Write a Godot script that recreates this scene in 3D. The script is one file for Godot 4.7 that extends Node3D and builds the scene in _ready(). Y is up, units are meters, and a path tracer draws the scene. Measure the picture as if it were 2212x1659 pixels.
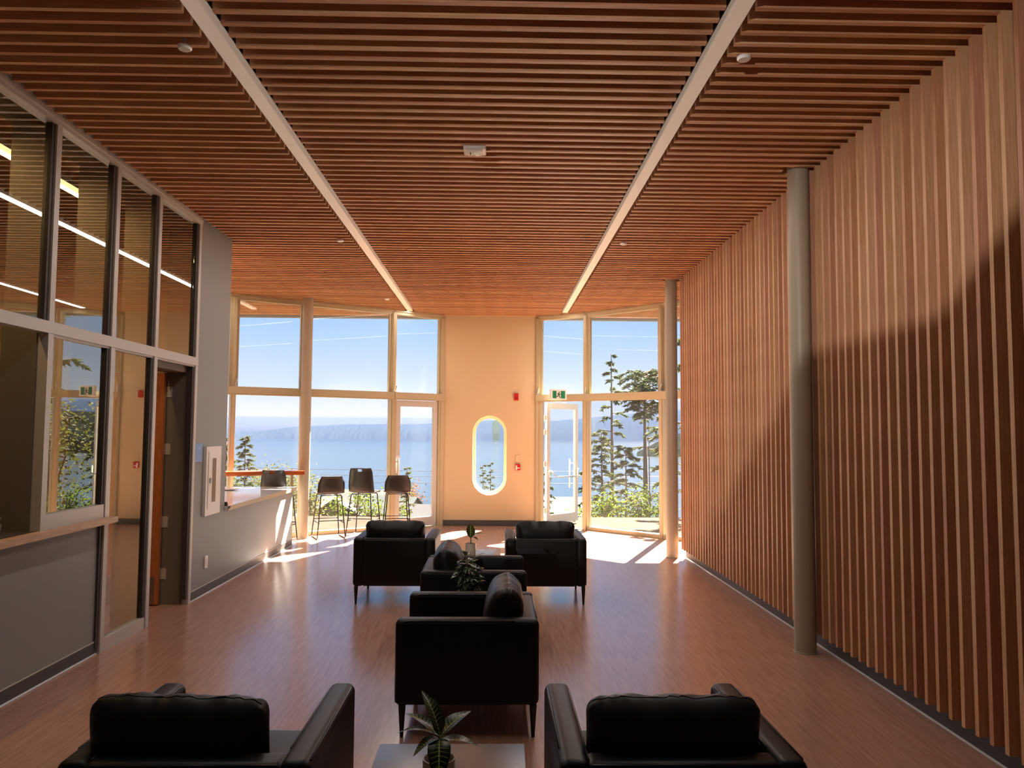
extends Node3D

const CEIL := 3.6          # underside of the wood slats
const PITCH := 0.1114      # slat spacing
const LX := -2.83          # left partition plane
const RX := 2.375          # front of the slats on the right wall
var M := {}
var taken := {}
var facade := PackedVector2Array([Vector2(-4.95, -10.74), Vector2(-3.87, -11.36), Vector2(-2.97, -11.88), Vector2(-1.72, -12.66), Vector2(-0.95, -13.22), Vector2(0.74, -13.22), Vector2(1.52, -12.76), Vector2(2.56, -11.76), Vector2(3.9, -10.4)])

# ------------------------------------------------------------------ helpers
func numbered(called: String) -> String:
	if not taken.has(called):
		taken[called] = 0
		return called
	taken[called] += 1
	return "%s_%03d" % [called, taken[called]]

func tag(o: Node, label := "", category := "", group := "", kind := "") -> Node:
	if label != "": o.set_meta("label", label)
	if category != "": o.set_meta("category", category)
	if group != "": o.set_meta("group", group)
	if kind != "": o.set_meta("kind", kind)
	return o

func thing(called: String, label: String, category: String, at := Vector3.ZERO, turn := 0.0, group := "") -> Node3D:
	var o := Node3D.new()
	o.name = numbered(called)
	add_child(o)
	o.position = at
	o.rotation.y = turn
	tag(o, label, category, group)
	return o

func struct(called: String, at := Vector3.ZERO, turn := 0.0) -> Node3D:
	var o := Node3D.new()
	o.name = numbered(called)
	add_child(o)
	o.position = at
	o.rotation.y = turn
	o.set_meta("kind", "structure")
	return o

func part(parent: Node, called: String, mesh: Mesh, m: Material, at := Vector3.ZERO, turn := Vector3.ZERO) -> MeshInstance3D:
	var o := MeshInstance3D.new()
	o.name = called
	o.mesh = mesh
	o.material_override = m
	parent.add_child(o, true)
	o.position = at
	o.rotation = turn
	return o

func bm(size: Vector3) -> BoxMesh:
	var b := BoxMesh.new()
	b.size = size
	return b

func box(parent: Node, called: String, lo: Vector3, hi: Vector3, m: Material) -> MeshInstance3D:
	return part(parent, called, bm((hi - lo).abs()), m, (lo + hi) * 0.5)

func mat(c: Color, rough := 0.6, metal := 0.0, spec := 0.5) -> StandardMaterial3D:
	var m := StandardMaterial3D.new()
	m.albedo_color = c
	m.roughness = rough
	m.metallic = metal
	m.metallic_specular = spec
	return m

func rgb(r: float, g: float, b: float) -> Color:
	return Color(r / 255.0, g / 255.0, b / 255.0)

func noise_img(size: int, freq: float, seed_: int, octaves := 4) -> Image:
	var n := FastNoiseLite.new()
	n.seed = seed_
	n.frequency = freq
	n.noise_type = FastNoiseLite.TYPE_SIMPLEX_SMOOTH
	n.fractal_octaves = octaves
	var im := n.get_seamless_image(size, size)
	im.convert(Image.FORMAT_L8)
	return im

func ramp_tex(size: int, freq: float, seed_: int, lo: Color, hi: Color, octaves := 4, power := 1.0) -> ImageTexture:
	var src := noise_img(size, freq, seed_, octaves).get_data()
	var out := PackedByteArray()
	out.resize(size * size * 3)
	for i in size * size:
		var t := pow(src[i] / 255.0, power)
		var c := lo.lerp(hi, t)
		out[i * 3] = int(c.r * 255.0)
		out[i * 3 + 1] = int(c.g * 255.0)
		out[i * 3 + 2] = int(c.b * 255.0)
	return ImageTexture.create_from_image(Image.create_from_data(size, size, false, Image.FORMAT_RGB8, out))

func grey_tex(size: int, freq: float, seed_: int, octaves := 4) -> ImageTexture:
	return ImageTexture.create_from_image(noise_img(size, freq, seed_, octaves))

func wood(c: Color, tex: Texture2D, scale_: Vector3, rough := 0.45) -> StandardMaterial3D:
	var m := mat(c, rough)
	m.albedo_texture = tex
	m.uv1_triplanar = true
	m.uv1_world_triplanar = true
	m.uv1_scale = scale_
	return m

func glass(alpha: float) -> StandardMaterial3D:
	var m := mat(Color(0.9, 0.95, 0.93, alpha), 0.0, 0.0, 0.2)
	m.transparency = BaseMaterial3D.TRANSPARENCY_ALPHA
	return m

func emit(c: Color, e: float) -> StandardMaterial3D:
	var m := mat(c, 0.5)
	m.emission_enabled = true
	m.emission = c
	m.emission_energy_multiplier = e
	return m

# rounded box with an optional deformation
func rbox(size: Vector3, r: float, k := 3, inner := 1, f = null) -> ArrayMesh:
	var h := size * 0.5
	var st := SurfaceTool.new()
	st.begin(Mesh.PRIMITIVE_TRIANGLES)
	st.set_smooth_group(0)
	for face in 6:
		var a := face / 2
		var s := 1.0 if face % 2 == 0 else -1.0
		var b := (a + 1) % 3
		var c := (a + 2) % 3
		var lb := _stops(h[b], r, k, inner)
		var lc := _stops(h[c], r, k, inner)
		for i in lb.size() - 1:
			for j in lc.size() - 1:
				var q: Array[Vector3] = []
				for d in [[0, 0], [1, 0], [1, 1], [0, 1]]:
					var p := Vector3.ZERO
					p[a] = h[a] * s
					p[b] = lb[i + d[0]]
					p[c] = lc[j + d[1]]
					var core := Vector3(clampf(p.x, -h.x + r, h.x - r), clampf(p.y, -h.y + r, h.y - r), clampf(p.z, -h.z + r, h.z - r))
					var v := core + (p - core).normalized() * r
					if f != null: v = f.call(v)
					q.append((v * 100000.0).round() / 100000.0)
				var order := [0, 2, 1, 0, 3, 2] if s > 0 else [0, 1, 2, 0, 2, 3]
				for o in order: st.add_vertex(q[o])
	st.index()
	st.generate_normals()
	return st.commit()

func _stops(h: float, r: float, k: int, inner: int) -> PackedFloat32Array:
	var out := PackedFloat32Array()
	for i in k + 1: out.append(-h + r * (1.0 - cos(PI * 0.5 * i / k)) if false else -h + r * i / k)
	for i in range(1, inner): out.append(lerpf(-h + r, h - r, float(i) / inner))
	for i in k + 1: out.append(h - r + r * i / k)
	return out

func tube_into(st: SurfaceTool, path: PackedVector3Array, r0: float, r1: float, sides := 6) -> void:
	var n := path.size()
	var rings: Array[PackedVector3Array] = []
	var up := Vector3.UP
	for i in n:
		var t := (path[mini(i + 1, n - 1)] - path[maxi(i - 1, 0)]).normalized()
		var side := t.cross(up)
		if side.length() < 0.05: side = t.cross(Vector3.RIGHT)
		side = side.normalized()
		var nn := side.cross(t).normalized()
		up = nn
		var r := lerpf(r0, r1, float(i) / maxi(n - 1, 1))
		var ring := PackedVector3Array()
		for s in sides:
			var a := TAU * s / sides
			ring.append(path[i] + (side * cos(a) + nn * sin(a)) * r)
		rings.append(ring)
	for i in n - 1:
		for s in sides:
			var s2 := (s + 1) % sides
			for v in [rings[i][s], rings[i + 1][s], rings[i + 1][s2], rings[i][s], rings[i + 1][s2], rings[i][s2]]: st.add_vertex(v)
	for s in range(1, sides - 1):
		for v in [rings[0][0], rings[0][s], rings[0][s + 1]]: st.add_vertex(v)
		for v in [rings[n - 1][0], rings[n - 1][s + 1], rings[n - 1][s]]: st.add_vertex(v)

func begin() -> SurfaceTool:
	var st := SurfaceTool.new()
	st.begin(Mesh.PRIMITIVE_TRIANGLES)
	return st

func done(st: SurfaceTool, smooth := false) -> ArrayMesh:
	if smooth:
		st.index()
	st.generate_normals()
	return st.commit()

func tube(path: Array, r: float, sides := 8, r1 := -1.0) -> ArrayMesh:
	var st := begin()
	st.set_smooth_group(0)
	tube_into(st, PackedVector3Array(path), r, r if r1 < 0 else r1, sides)
	return done(st, true)

# profile: Vector2(radius, y) from bottom to top
func lathe(profile: Array, sides := 24) -> ArrayMesh:
	var st := begin()
	for i in profile.size() - 1:
		var a: Vector2 = profile[i]
		var b: Vector2 = profile[i + 1]
		st.set_smooth_group(i)
		for s in sides:
			var t0 := TAU * s / sides
			var t1 := TAU * (s + 1) / sides
			var p := [Vector3(a.x * cos(t0), a.y, a.x * sin(t0)), Vector3(a.x * cos(t1), a.y, a.x * sin(t1)), Vector3(b.x * cos(t1), b.y, b.x * sin(t1)), Vector3(b.x * cos(t0), b.y, b.x * sin(t0))]
			for o in [0, 1, 2, 0, 2, 3]: st.add_vertex(p[o])
	st.generate_normals()
	return st.commit()

# extrude a polygon given in (u, v); frame: origin o, axes U, V, depth vector D
func prism(poly: PackedVector2Array, o: Vector3, U: Vector3, V: Vector3, D: Vector3) -> ArrayMesh:
	var st := begin()
	st.set_smooth_group(-1)
	var tri := Geometry2D.triangulate_polygon(poly)
	var at := func(p: Vector2, d: float) -> Vector3: return o + U * p.x + V * p.y + D * d
	for i in range(0, tri.size(), 3):
		for k in [0, 1, 2]: st.add_vertex(at.call(poly[tri[i + k]], 0.0))
		for k in [0, 2, 1]: st.add_vertex(at.call(poly[tri[i + k]], 1.0))
	for i in poly.size():
		var j := (i + 1) % poly.size()
		var q := [at.call(poly[i], 0.0), at.call(poly[j], 0.0), at.call(poly[j], 1.0), at.call(poly[i], 1.0)]
		for k in [0, 1, 2, 0, 2, 3]: st.add_vertex(q[k])
	st.generate_normals()
	return st.commit()

# ------------------------------------------------------------------ ready
func _ready() -> void:
	camera_and_light()
	materials()
	shell()
	ceiling_slats()
	right_wall()
	left_partition()
	office()
	servery()
	windows()
	columns()
	lounge()
	stools()
	fittings()
	rear()
	outdoors()

func camera_and_light() -> void:
	var cam := Camera3D.new()
	cam.name = "camera"
	add_child(cam)
	cam.fov = rad_to_deg(2.0 * atan(829.5 / 1661.0))
	cam.near = 0.05
	cam.far = 8000.0
	cam.basis = Basis(Vector3.UP, -atan2(34.0, 1661.0)) * Basis(Vector3.RIGHT, atan2(103.5, 1661.0)) * Basis(Vector3.BACK, deg_to_rad(0.4))
	cam.position = Vector3(0, 1.6, 0)
	cam.current = true
	var sky_m := ProceduralSkyMaterial.new()
	sky_m.sky_top_color = rgb(86, 174, 250)
	sky_m.sky_horizon_color = rgb(255, 254, 252)
	sky_m.sky_curve = 0.08
	sky_m.ground_horizon_color = rgb(150, 160, 165)
	sky_m.ground_bottom_color = rgb(110, 115, 115)
	var sky := Sky.new()
	sky.sky_material = sky_m
	var env := Environment.new()
	env.background_mode = Environment.BG_SKY
	env.sky = sky
	env.background_energy_multiplier = 0.46
	env.tonemap_mode = Environment.TONE_MAPPER_LINEAR
	env.tonemap_exposure = 2.5
	env.sdfgi_enabled = true
	env.ssao_enabled = true
	env.ssil_enabled = true
	env.volumetric_fog_enabled = true
	env.volumetric_fog_density = 0.0
	var we := WorldEnvironment.new()
	we.name = "environment"
	we.environment = env
	add_child(we)
	var sun := DirectionalLight3D.new()
	sun.name = "sun"
	add_child(sun)
	var el := deg_to_rad(40.0)
	var az := deg_to_rad(22.0)
	sun.basis = Basis.looking_at(Vector3(-sin(az) * cos(el), -sin(el), cos(az) * cos(el)))
	sun.light_energy = 11.0
	sun.light_color = Color(1.0, 0.95, 0.87)
	sun.light_angular_distance = 0.53
	sun.sky_mode = DirectionalLight3D.SKY_MODE_LIGHT_ONLY
	sun.shadow_enabled = true

func materials() -> void:
	var grain := ramp_tex(512, 0.014, 3, Color(0.84, 0.79, 0.74), Color(1, 1, 1), 5)
	var tones := [rgb(228, 178, 138), rgb(216, 163, 120), rgb(238, 192, 152), rgb(222, 166, 134), rgb(230, 184, 140), rgb(210, 156, 122)]
	M.slat_x = []
	M.slat_y = []
	for i in 6:
		M.slat_x.append(wood(tones[i], grain, Vector3(0.4, 12, 12), 0.5))
		M.slat_y.append(wood(tones[i], grain, Vector3(12, 0.4, 12), 0.5))
	M.door_wood = wood(rgb(196, 120, 70), grain, Vector3(7, 0.6, 7), 0.4)
	M.bar_wood = wood(rgb(164, 82, 40), grain, Vector3(0.8, 8, 8), 0.2)
	M.ledge_wood = wood(rgb(214, 176, 148), grain, Vector3(9, 9, 0.6), 0.4)
	M.floor = wood(rgb(194, 150, 130), ramp_tex(1024, 0.014, 11, Color(0.84, 0.8, 0.78), Color(1, 1, 1), 5), Vector3(2.6, 2.6, 0.16), 0.22)
	M.floor.metallic_specular = 0.68
	M.black = mat(rgb(22, 20, 20), 0.8)
	M.plenum = mat(rgb(20, 17, 16), 0.9)
	M.grey_paint = mat(rgb(138, 141, 140), 0.55)
	M.reveal = mat(rgb(112, 104, 94), 0.6)
	M.frame = mat(rgb(194, 190, 184), 0.4, 0.1)
	M.frame_dark = mat(rgb(70, 62, 58), 0.5)
	M.champagne = mat(rgb(182, 168, 136), 0.4, 0.1)
	M.cream_wall = mat(rgb(200, 178, 144), 0.6)
	M.beige_wall = mat(rgb(226, 204, 170), 0.65)
	M.base = mat(rgb(72, 72, 72), 0.5)
	M.cove = mat(rgb(226, 230, 234), 0.25)
	M.column = mat(rgb(166, 154, 134), 0.4)
	M.diffuser = emit(rgb(228, 210, 190), 0.1)
	M.white = mat(rgb(236, 234, 230), 0.35)
	M.white_gloss = mat(rgb(238, 238, 238), 0.12)
	M.leather = mat(rgb(13, 13, 15), 0.45, 0.0, 0.4)
	M.leather.heightmap_enabled = false
	M.leather.heightmap_texture = grey_tex(256, 0.06, 21)
	M.leather.heightmap_scale = 0.03
	M.leather.uv1_triplanar = true
	M.leather.uv1_scale = Vector3(9, 9, 9)
	M.piping = mat(rgb(38, 38, 42), 0.3)
	M.leg = mat(rgb(18, 17, 17), 0.35)
	M.steel = mat(rgb(196, 194, 190), 0.35, 0.35)
	M.chrome = mat(rgb(225, 222, 216), 0.2, 0.9)
	M.black_plastic = mat(rgb(38, 35, 33), 0.45)
	M.black_metal = mat(rgb(30, 28, 30), 0.35, 0.3)
	M.window_glass = glass(0.03)
	M.office_glass = mat(Color(0.96, 0.98, 0.96, 0.0), 0.0, 0.0, 0.7)
	M.office_glass.refraction_enabled = true
	M.office_glass.refraction_scale = 0.09
	M.office_glass.transparency = BaseMaterial3D.TRANSPARENCY_ALPHA
	M.lamp_glow = emit(rgb(255, 226, 150), 0.8)
	M.concrete = mat(rgb(70, 62, 54), 0.85, 0.0, 0.1)
	M.concrete.albedo_texture = ramp_tex(512, 0.008, 31, Color(0.78, 0.76, 0.74), Color(1, 1, 1), 5)
	M.concrete.uv1_triplanar = true
	M.concrete.uv1_world_triplanar = true
	M.concrete.uv1_scale = Vector3(0.35, 0.35, 0.35)
	M.red = mat(rgb(190, 20, 30), 0.4)
	M.table = mat(rgb(124, 121, 122), 0.26)

func shell() -> void:
	# floor polygon inside the facade
	var poly := PackedVector2Array([Vector2(-7.2, 8.2), Vector2(-7.2, -10.74)])
	for p in facade: poly.append(p)
	poly.append(Vector2(4.6, -10.4))
	poly.append(Vector2(4.6, 8.2))
	var f := struct("floor")
	part(f, "vinyl", prism(poly, Vector3(0, 0, 0), Vector3.RIGHT, Vector3.BACK, Vector3(0, -0.03, 0)), M.floor)
	var r := struct("ceiling")
	box(r, "liner", Vector3(-7.2, CEIL + 0.12, -13.35), Vector3(4.6, CEIL + 0.14, 8.2), M.plenum)
	box(r, "roof_slab", Vector3(-7.4, CEIL + 0.14, -13.38), Vector3(4.8, CEIL + 0.4, 8.4), M.plenum)
	var fa := struct("trim_1")
	box(fa, "fascia", Vector3(-7.4, CEIL - 0.03, -13.5), Vector3(4.8, CEIL + 0.4, -13.38), mat(rgb(150, 152, 160), 0.5, 0.2))
	var w := struct("wall_rear")
	box(w, "panel", Vector3(-7.4, -0.02, 8.2), Vector3(4.8, CEIL + 0.14, 8.4), M.grey_paint)
	w = struct("wall_far_left")
	box(w, "panel", Vector3(-7.4, -0.02, -10.9), Vector3(-7.2, CEIL + 0.14, 8.4), M.beige_wall)
	w = struct("wall_far_right")
	box(w, "panel", Vector3(4.6, -0.02, -10.5), Vector3(4.8, CEIL + 0.14, 8.4), M.grey_paint)
	box(w, "end_panel", Vector3(3.9, -0.02, -10.5), Vector3(4.8, CEIL + 0.14, -10.3), M.grey_paint)

func slat(parent: Node, n: int, cache: Dictionary, x0: float, x1: float, z: float) -> void:
	var key := int(round((x1 - x0) * 1000.0))
	if not cache.has(key): cache[key] = bm(Vector3(x1 - x0, 0.09, 0.03))
	part(parent, "slat", cache[key], M.slat_x[(n * 7 + n / 4 + int(x0 * 10.0 + 100)) % 6], Vector3((x0 + x1) * 0.5, CEIL + 0.045, z))

func ceiling_slats() -> void:
	var cache := {}
	var main := get_node("ceiling")
	var far := struct("ceiling_servery")
	var eave := struct("ceiling_eave")
	for n in 109:
		var z := -1.2632 - n * PITCH
		var right_end := RX
		for c in [-5.72, -9.99]:
			if absf(z - c) < 0.1: right_end = 2.17
		var home: Node = main if z > -11.6 else eave
		if z < -9.97: right_end = 4.6
		if z > -12.8:
			slat(home, n, cache, -1.373, 1.067, z)
			slat(home, n, cache, 1.213, right_end, z)
			if right_end < 2.2: slat(home, n, cache, 2.41, RX + 0.07, z)
			if z > -8.15:
				slat(home, n, cache, LX + 0.03, -1.519, z)
			else:
				slat(home if z < -11.6 else far, n, cache, -3.95, -1.519, z)
				slat(home if z < -11.6 else far, n, cache, -7.1, -4.1, z)
		else:
			slat(eave, n, cache, -7.1, 4.6, z)
	# linear luminaires, switched off: pale diffuser in a black channel
	var names := ["pale linear ceiling light left of the middle, nearest the grey glazed partition", "pale linear ceiling light right of the middle, nearest the wood slat wall", "short pale linear ceiling light above the servery counter"]
	var ends := [[-1.446, -3.0], [1.14, -3.0], [-4.025, -8.2]]
	for i in 3:
		var x: float = ends[i][0]
		var z0: float = ends[i][1]
		var t := thing("linear_ceiling_light", names[i], "ceiling light", Vector3(x, CEIL, z0), 0.0, "linear lights between the ceiling slats")
		var z1 := -12.75 - z0
		var run := 2.3
		var z := 0.0
		while z > z1 + 0.05:
			var e := maxf(z - run, z1)
			box(t, "diffuser", Vector3(-0.042, -0.004, e + 0.002), Vector3(0.042, 0.05, z - 0.002), M.diffuser)
			z = e
		box(t, "channel", Vector3(-0.046, 0.05, z1), Vector3(0.046, 0.1, 0), M.black)
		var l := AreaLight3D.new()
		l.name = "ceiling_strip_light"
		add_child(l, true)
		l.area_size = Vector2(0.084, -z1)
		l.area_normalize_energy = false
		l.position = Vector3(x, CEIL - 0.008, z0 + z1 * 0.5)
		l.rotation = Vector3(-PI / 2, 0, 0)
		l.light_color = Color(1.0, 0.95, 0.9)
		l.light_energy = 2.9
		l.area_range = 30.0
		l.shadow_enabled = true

func right_wall() -> void:
	var w := struct("wall_right")
	box(w, "backing", Vector3(2.475, 0, -9.97), Vector3(2.75, CEIL + 0.14, 8.2), M.black)
	var h := CEIL + 0.09 - 0.125
	var b := bm(Vector3(0.09, h, 0.03))
	for n in 79:
		var z := -1.2632 - n * PITCH
		if z < -9.95: break
		var tone := (n * 5 + n / 3) % 6
		if n % 5 == 3:
			# jointed from two lengths of different tone
			var cut := h * (0.55 + 0.38 * rnd(n * 7))
			part(w, "slat", bm(Vector3(0.09, cut, 0.03)), M.slat_y[tone], Vector3(RX + 0.045, 0.125 + cut * 0.5, z))
			part(w, "slat", bm(Vector3(0.09, h - cut, 0.03)), M.slat_y[(tone + 2) % 6], Vector3(RX + 0.045, 0.125 + (h + cut) * 0.5, z))
		else:
			part(w, "slat", b, M.slat_y[tone], Vector3(RX + 0.045, 0.125 + h * 0.5, z))
	box(w, "panel", Vector3(2.44, 0.125, -1.15), Vector3(2.475, CEIL, 8.2), M.slat_y[0])
	var e := struct("trim_2")
	box(e, "end_cap", Vector3(2.465, 0, -9.99), Vector3(2.75, CEIL + 0.1, -9.97), M.slat_y[1])
	var bb := struct("baseboard_right")
	box(bb, "rubber_base", Vector3(2.462, 0, -9.97), Vector3(2.475, 0.14, 8.2), M.base)
	part(bb, "cove_strip", tube([Vector3(2.462, 0.004, -9.97), Vector3(2.462, 0.004, 8.2)], 0.008, 8), M.cove)

func left_partition() -> void:
	var mz := [-2.5, -3.3, -4.09, -4.88, -5.67, -6.385, -7.25]
	var w := struct("wall_left")
	# grey wall under the reception ledge, from the camera side to the second visible mullion
	box(w, "low_panel", Vector3(LX - 0.2, 0, -5.64), Vector3(LX - 0.012, 0.93, -1.0), M.grey_paint)
	box(w, "rear_panel", Vector3(LX - 0.2, 0, -2.5), Vector3(LX, CEIL + 0.1, 1.0), M.grey_paint)
	# full height grey wall beyond the door and the low wall of the servery
	box(w, "tall_panel", Vector3(LX - 0.2, 0, -8.16), Vector3(LX, CEIL + 0.1, -7.285), M.grey_paint)
	box(w, "cross_panel", Vector3(-7.2, 0, -8.16), Vector3(LX - 0.2, CEIL + 0.1, -8.04), M.beige_wall)
	box(w, "servery_low_panel", Vector3(LX - 0.12, 0, -10.87), Vector3(LX, 0.755, -8.16), M.grey_paint)
	var bb := struct("baseboard_left")
	for s in [[-5.64, -2.5], [-8.16, -7.285], [-10.87, -8.16]]:
		var off := -0.012 if s[1] > -3.0 else 0.0
		box(bb, "rubber_base", Vector3(LX + off, 0, s[0]), Vector3(LX + off + 0.008, 0.092, s[1]), M.base)
		box(bb, "top_lip", Vector3(LX + off, 0.089, s[0]), Vector3(LX + off + 0.01, 0.0935, s[1]), M.frame)
		part(bb, "cove_strip", tube([Vector3(LX + off + 0.01, 0.004, s[0]), Vector3(LX + off + 0.01, 0.004, s[1])], 0.008, 8), M.cove)
	# glazed screen
	var g := struct("window_1")
	box(g, "head_rail", Vector3(LX - 0.06, CEIL - 0.06, -7.285), Vector3(LX + 0.02, CEIL + 0.02, -2.5), M.frame)
	box(g, "head_bead", Vector3(LX + 0.02, CEIL - 0.03, -7.285), Vector3(LX + 0.03, CEIL - 0.012, -2.5), M.frame)
	box(g, "ceiling_trim", Vector3(LX + 0.0, CEIL + 0.02, -7.285), Vector3(LX + 0.03, CEIL + 0.09, -2.5), M.frame)
	box(g, "header_soffit", Vector3(LX - 0.27, CEIL - 0.06, -7.285), Vector3(LX - 0.06, CEIL + 0.1, -2.5), M.reveal)
	box(g, "transom", Vector3(LX - 0.05, 2.2, -7.285), Vector3(LX + 0.02, 2.275, -2.5), M.frame)
	box(g, "transom_bead", Vector3(LX - 0.03, 2.185, -7.25), Vector3(LX + 0.008, 2.2, -4.9), M.frame)
	for i in range(1, 7):
		var z: float = mz[i]
		var lo := 0.0 if i >= 4 else 0.96
		box(g, "mullion", Vector3(LX - 0.048, lo, z - 0.035), Vector3(LX + 0.017, CEIL - 0.001, z + 0.02), M.frame)
		box(g, "mullion_gasket", Vector3(LX - 0.045, lo + 0.05 if i >= 4 else 2.275, z + 0.02), Vector3(LX + 0.004, CEIL - 0.06, z + 0.055), M.frame_dark)
		box(g, "reveal_fin", Vector3(LX - 0.27, lo, z - 0.03), Vector3(LX - 0.05, CEIL, z + 0.03), M.reveal)
		var z0: float = mz[i - 1]
		box(g, "upper_pane", Vector3(LX - 0.025, 2.275, z + 0.055), Vector3(LX - 0.017, CEIL - 0.06, z0 - 0.035), M.office_glass)
	box(g, "lower_pane", Vector3(LX - 0.025, 1.06, -5.615), Vector3(LX - 0.017, 2.185, -4.915), M.office_glass)
	box(g, "lower_rail", Vector3(LX - 0.05, 0.965, -5.635), Vector3(LX + 0.015, 1.06, -4.9), M.frame)
	box(g, "floor_pane", Vector3(LX - 0.025, 0.09, -6.33), Vector3(LX - 0.017, 2.185, -5.705), M.office_glass)
	box(g, "floor_rail", Vector3(LX - 0.05, 0.0, -6.35), Vector3(LX + 0.015, 0.09, -5.705), M.frame)
	# reception ledge
	var led := struct("trim_3")
	box(led, "wood_edge", Vector3(LX + 0.0, 0.925, -5.73), Vector3(LX + 0.075, 0.965, -1.0), M.ledge_wood)
	box(led, "ledge_top", Vector3(LX - 0.5, 0.93, -5.6), Vector3(LX + 0.0, 0.965, -1.0), M.frame_dark)
	# door opening: deep jamb and an open wooden leaf
	var j := struct("trim_4")
	box(j, "far_jamb", Vector3(LX - 0.24, 0, -7.29), Vector3(LX - 0.05, 2.2, -7.215), M.reveal)
	box(j, "near_jamb", Vector3(LX - 0.24, 0, -6.42), Vector3(LX - 0.05, 2.2, -6.36), M.reveal)
	box(j, "head_jamb", Vector3(LX - 0.24, 2.13, -7.29), Vector3(LX - 0.05, 2.2, -6.36), M.reveal)
	var d := struct("door_3")
	box(d, "leaf", Vector3(LX - 1.12, 0.012, -7.2), Vector3(LX - 0.235, 2.12, -7.155), M.door_wood)
	box(d, "kick_plate", Vector3(LX - 1.1, 0.02, -7.155), Vector3(LX - 0.26, 0.26, -7.152), mat(rgb(150, 130, 118), 0.3, 0.6))
	for y in [0.28, 0.75, 1.42, 1.95]:
		box(d, "hinge", Vector3(LX - 0.245, y - 0.05, -7.215), Vector3(LX - 0.185, y + 0.05, -7.208), M.steel)

func office() -> void:
	var c := struct("ceiling_office")
	var b := bm(Vector3(4.1, 0.09, 0.03))
	for n in 50:
		var z := -2.6 - n * PITCH
		if z < -8.0: break
		part(c, "slat", b, M.slat_x[(n * 5 + n / 3) % 6], Vector3(-5.17, CEIL + 0.045, z))
	var t := thing("linear_office_light", "lit warm linear light in the office behind the upper glass", "ceiling light", Vector3(-3.36, 3.47, -4.6))
	box(t, "housing", Vector3(-0.03, 0.03, -1.7), Vector3(0.03, 0.07, 1.4), M.frame)
	box(t, "lens", Vector3(-0.028, 0.0, -1.69), Vector3(0.028, 0.03, 1.39), M.lamp_glow)
	for z in [-1.4, 1.1]:
		part(t, "hanger", tube([Vector3(0, 0.07, z), Vector3(0, 0.25, z)], 0.004, 6), M.steel)
	var l := AreaLight3D.new()
	l.name = "office_area_light"
	add_child(l)
	l.area_size = Vector2(0.06, 3.0)
	l.position = Vector3(-3.36, 3.46, -4.75)
	l.rotation = Vector3(-PI / 2, 0, 0)
	l.light_color = Color(1.0, 0.8, 0.5)
	l.light_energy = 1.1
	l.shadow_enabled = true
	# cactus in a small pot on the reception ledge
	var p := thing("potted_cactus", "small cactus in a grey stone pot on the reception ledge", "plant", Vector3(-3.0, 0.965, -4.72))
	part(p, "pot", lathe([Vector2(0, 0), Vector2(0.028, 0), Vector2(0.036, 0.06), Vector2(0.031, 0.06), Vector2(0.03, 0.052), Vector2(0, 0.052)], 8), mat(rgb(150, 145, 142), 0.8))
	var prof := []
	for i in 9:
		var a := PI * 0.5 * i / 8.0
		prof.append(Vector2(0.016 * (1.0 if i < 4 else cos((a - PI * 0.22) * 1.75)), 0.05 + 0.008 * i))
	prof[8] = Vector2(0, 0.113)
	part(p, "cactus_stem", lathe(prof, 12), mat(rgb(96, 92, 48), 0.7), Vector3(0, 0, 0))
	part(p, "cactus_arm", tube([Vector3(0.018, 0.05, 0.0), Vector3(0.024, 0.075, 0.0), Vector3(0.034, 0.105, 0.0)], 0.003, 6, 0.0015), mat(rgb(150, 140, 100), 0.7))

func servery() -> void:
	var t := thing("servery_counter", "white glossy servery counter on the low grey wall", "counter", Vector3(LX, 0, -9.55))
	box(t, "top", Vector3(-1.5, 0.757, -1.42), Vector3(0.03, 0.805, 1.38), M.white_gloss)
	box(t, "front_edge", Vector3(0.03, 0.757, -1.42), Vector3(0.038, 0.805, 1.38), M.champagne)
	box(t, "cabinet", Vector3(-1.45, 0.0, -1.3), Vector3(-0.13, 0.757, 1.38), M.white)
	var k := thing("counter_fitting", "small black fitting at the near end of the white counter", "fitting", Vector3(LX + 0.02, 0.79, -8.2))
	part(k, "clamp", rbox(Vector3(0.05, 0.03, 0.05), 0.008), M.black_plastic, Vector3(0.0, 0.0, 0.0))
	part(k, "knob", lathe([Vector2(0, 0.012), Vector2(0.02, 0.012), Vector2(0.022, 0.03), Vector2(0.014, 0.055), Vector2(0, 0.058)], 14), M.black_plastic, Vector3(-0.02, 0, 0))
	var pl := thing("white_plate", "flat white plate on the servery counter", "plate", Vector3(-3.55, 0.805, -10.35))
	part(pl, "dish", lathe([Vector2(0, 0), Vector2(0.07, 0), Vector2(0.14, 0.012), Vector2(0.138, 0.016), Vector2(0.07, 0.005), Vector2(0, 0.005)], 28), M.white)
	var bar := thing("window_bar", "glossy orange wood bar shelf in front of the left windows", "bar shelf", Vector3(-2.86, 0, -11.46), 0.0)
	bar.rotation.y = -atan2(-11.46 + 10.62, -2.86 + 4.6)
	part(bar, "bar_top", rbox(Vector3(1.94, 0.06, 0.36), 0.008), M.bar_wood, Vector3(-0.96, 0.985, 0))
	for x in [-1.85, -1.0, -0.12]:
		box(bar, "bracket", Vector3(x - 0.02, 0.0, -0.12), Vector3(x + 0.02, 0.957, -0.08), M.champagne)

# ------------------------------------------------------------------ facade
func bay_frame(A: Vector2, B: Vector2) -> Array:
	var d := B - A
	return [Vector3(A.x, 0, A.y), -atan2(d.y, d.x), d.length()]

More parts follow.
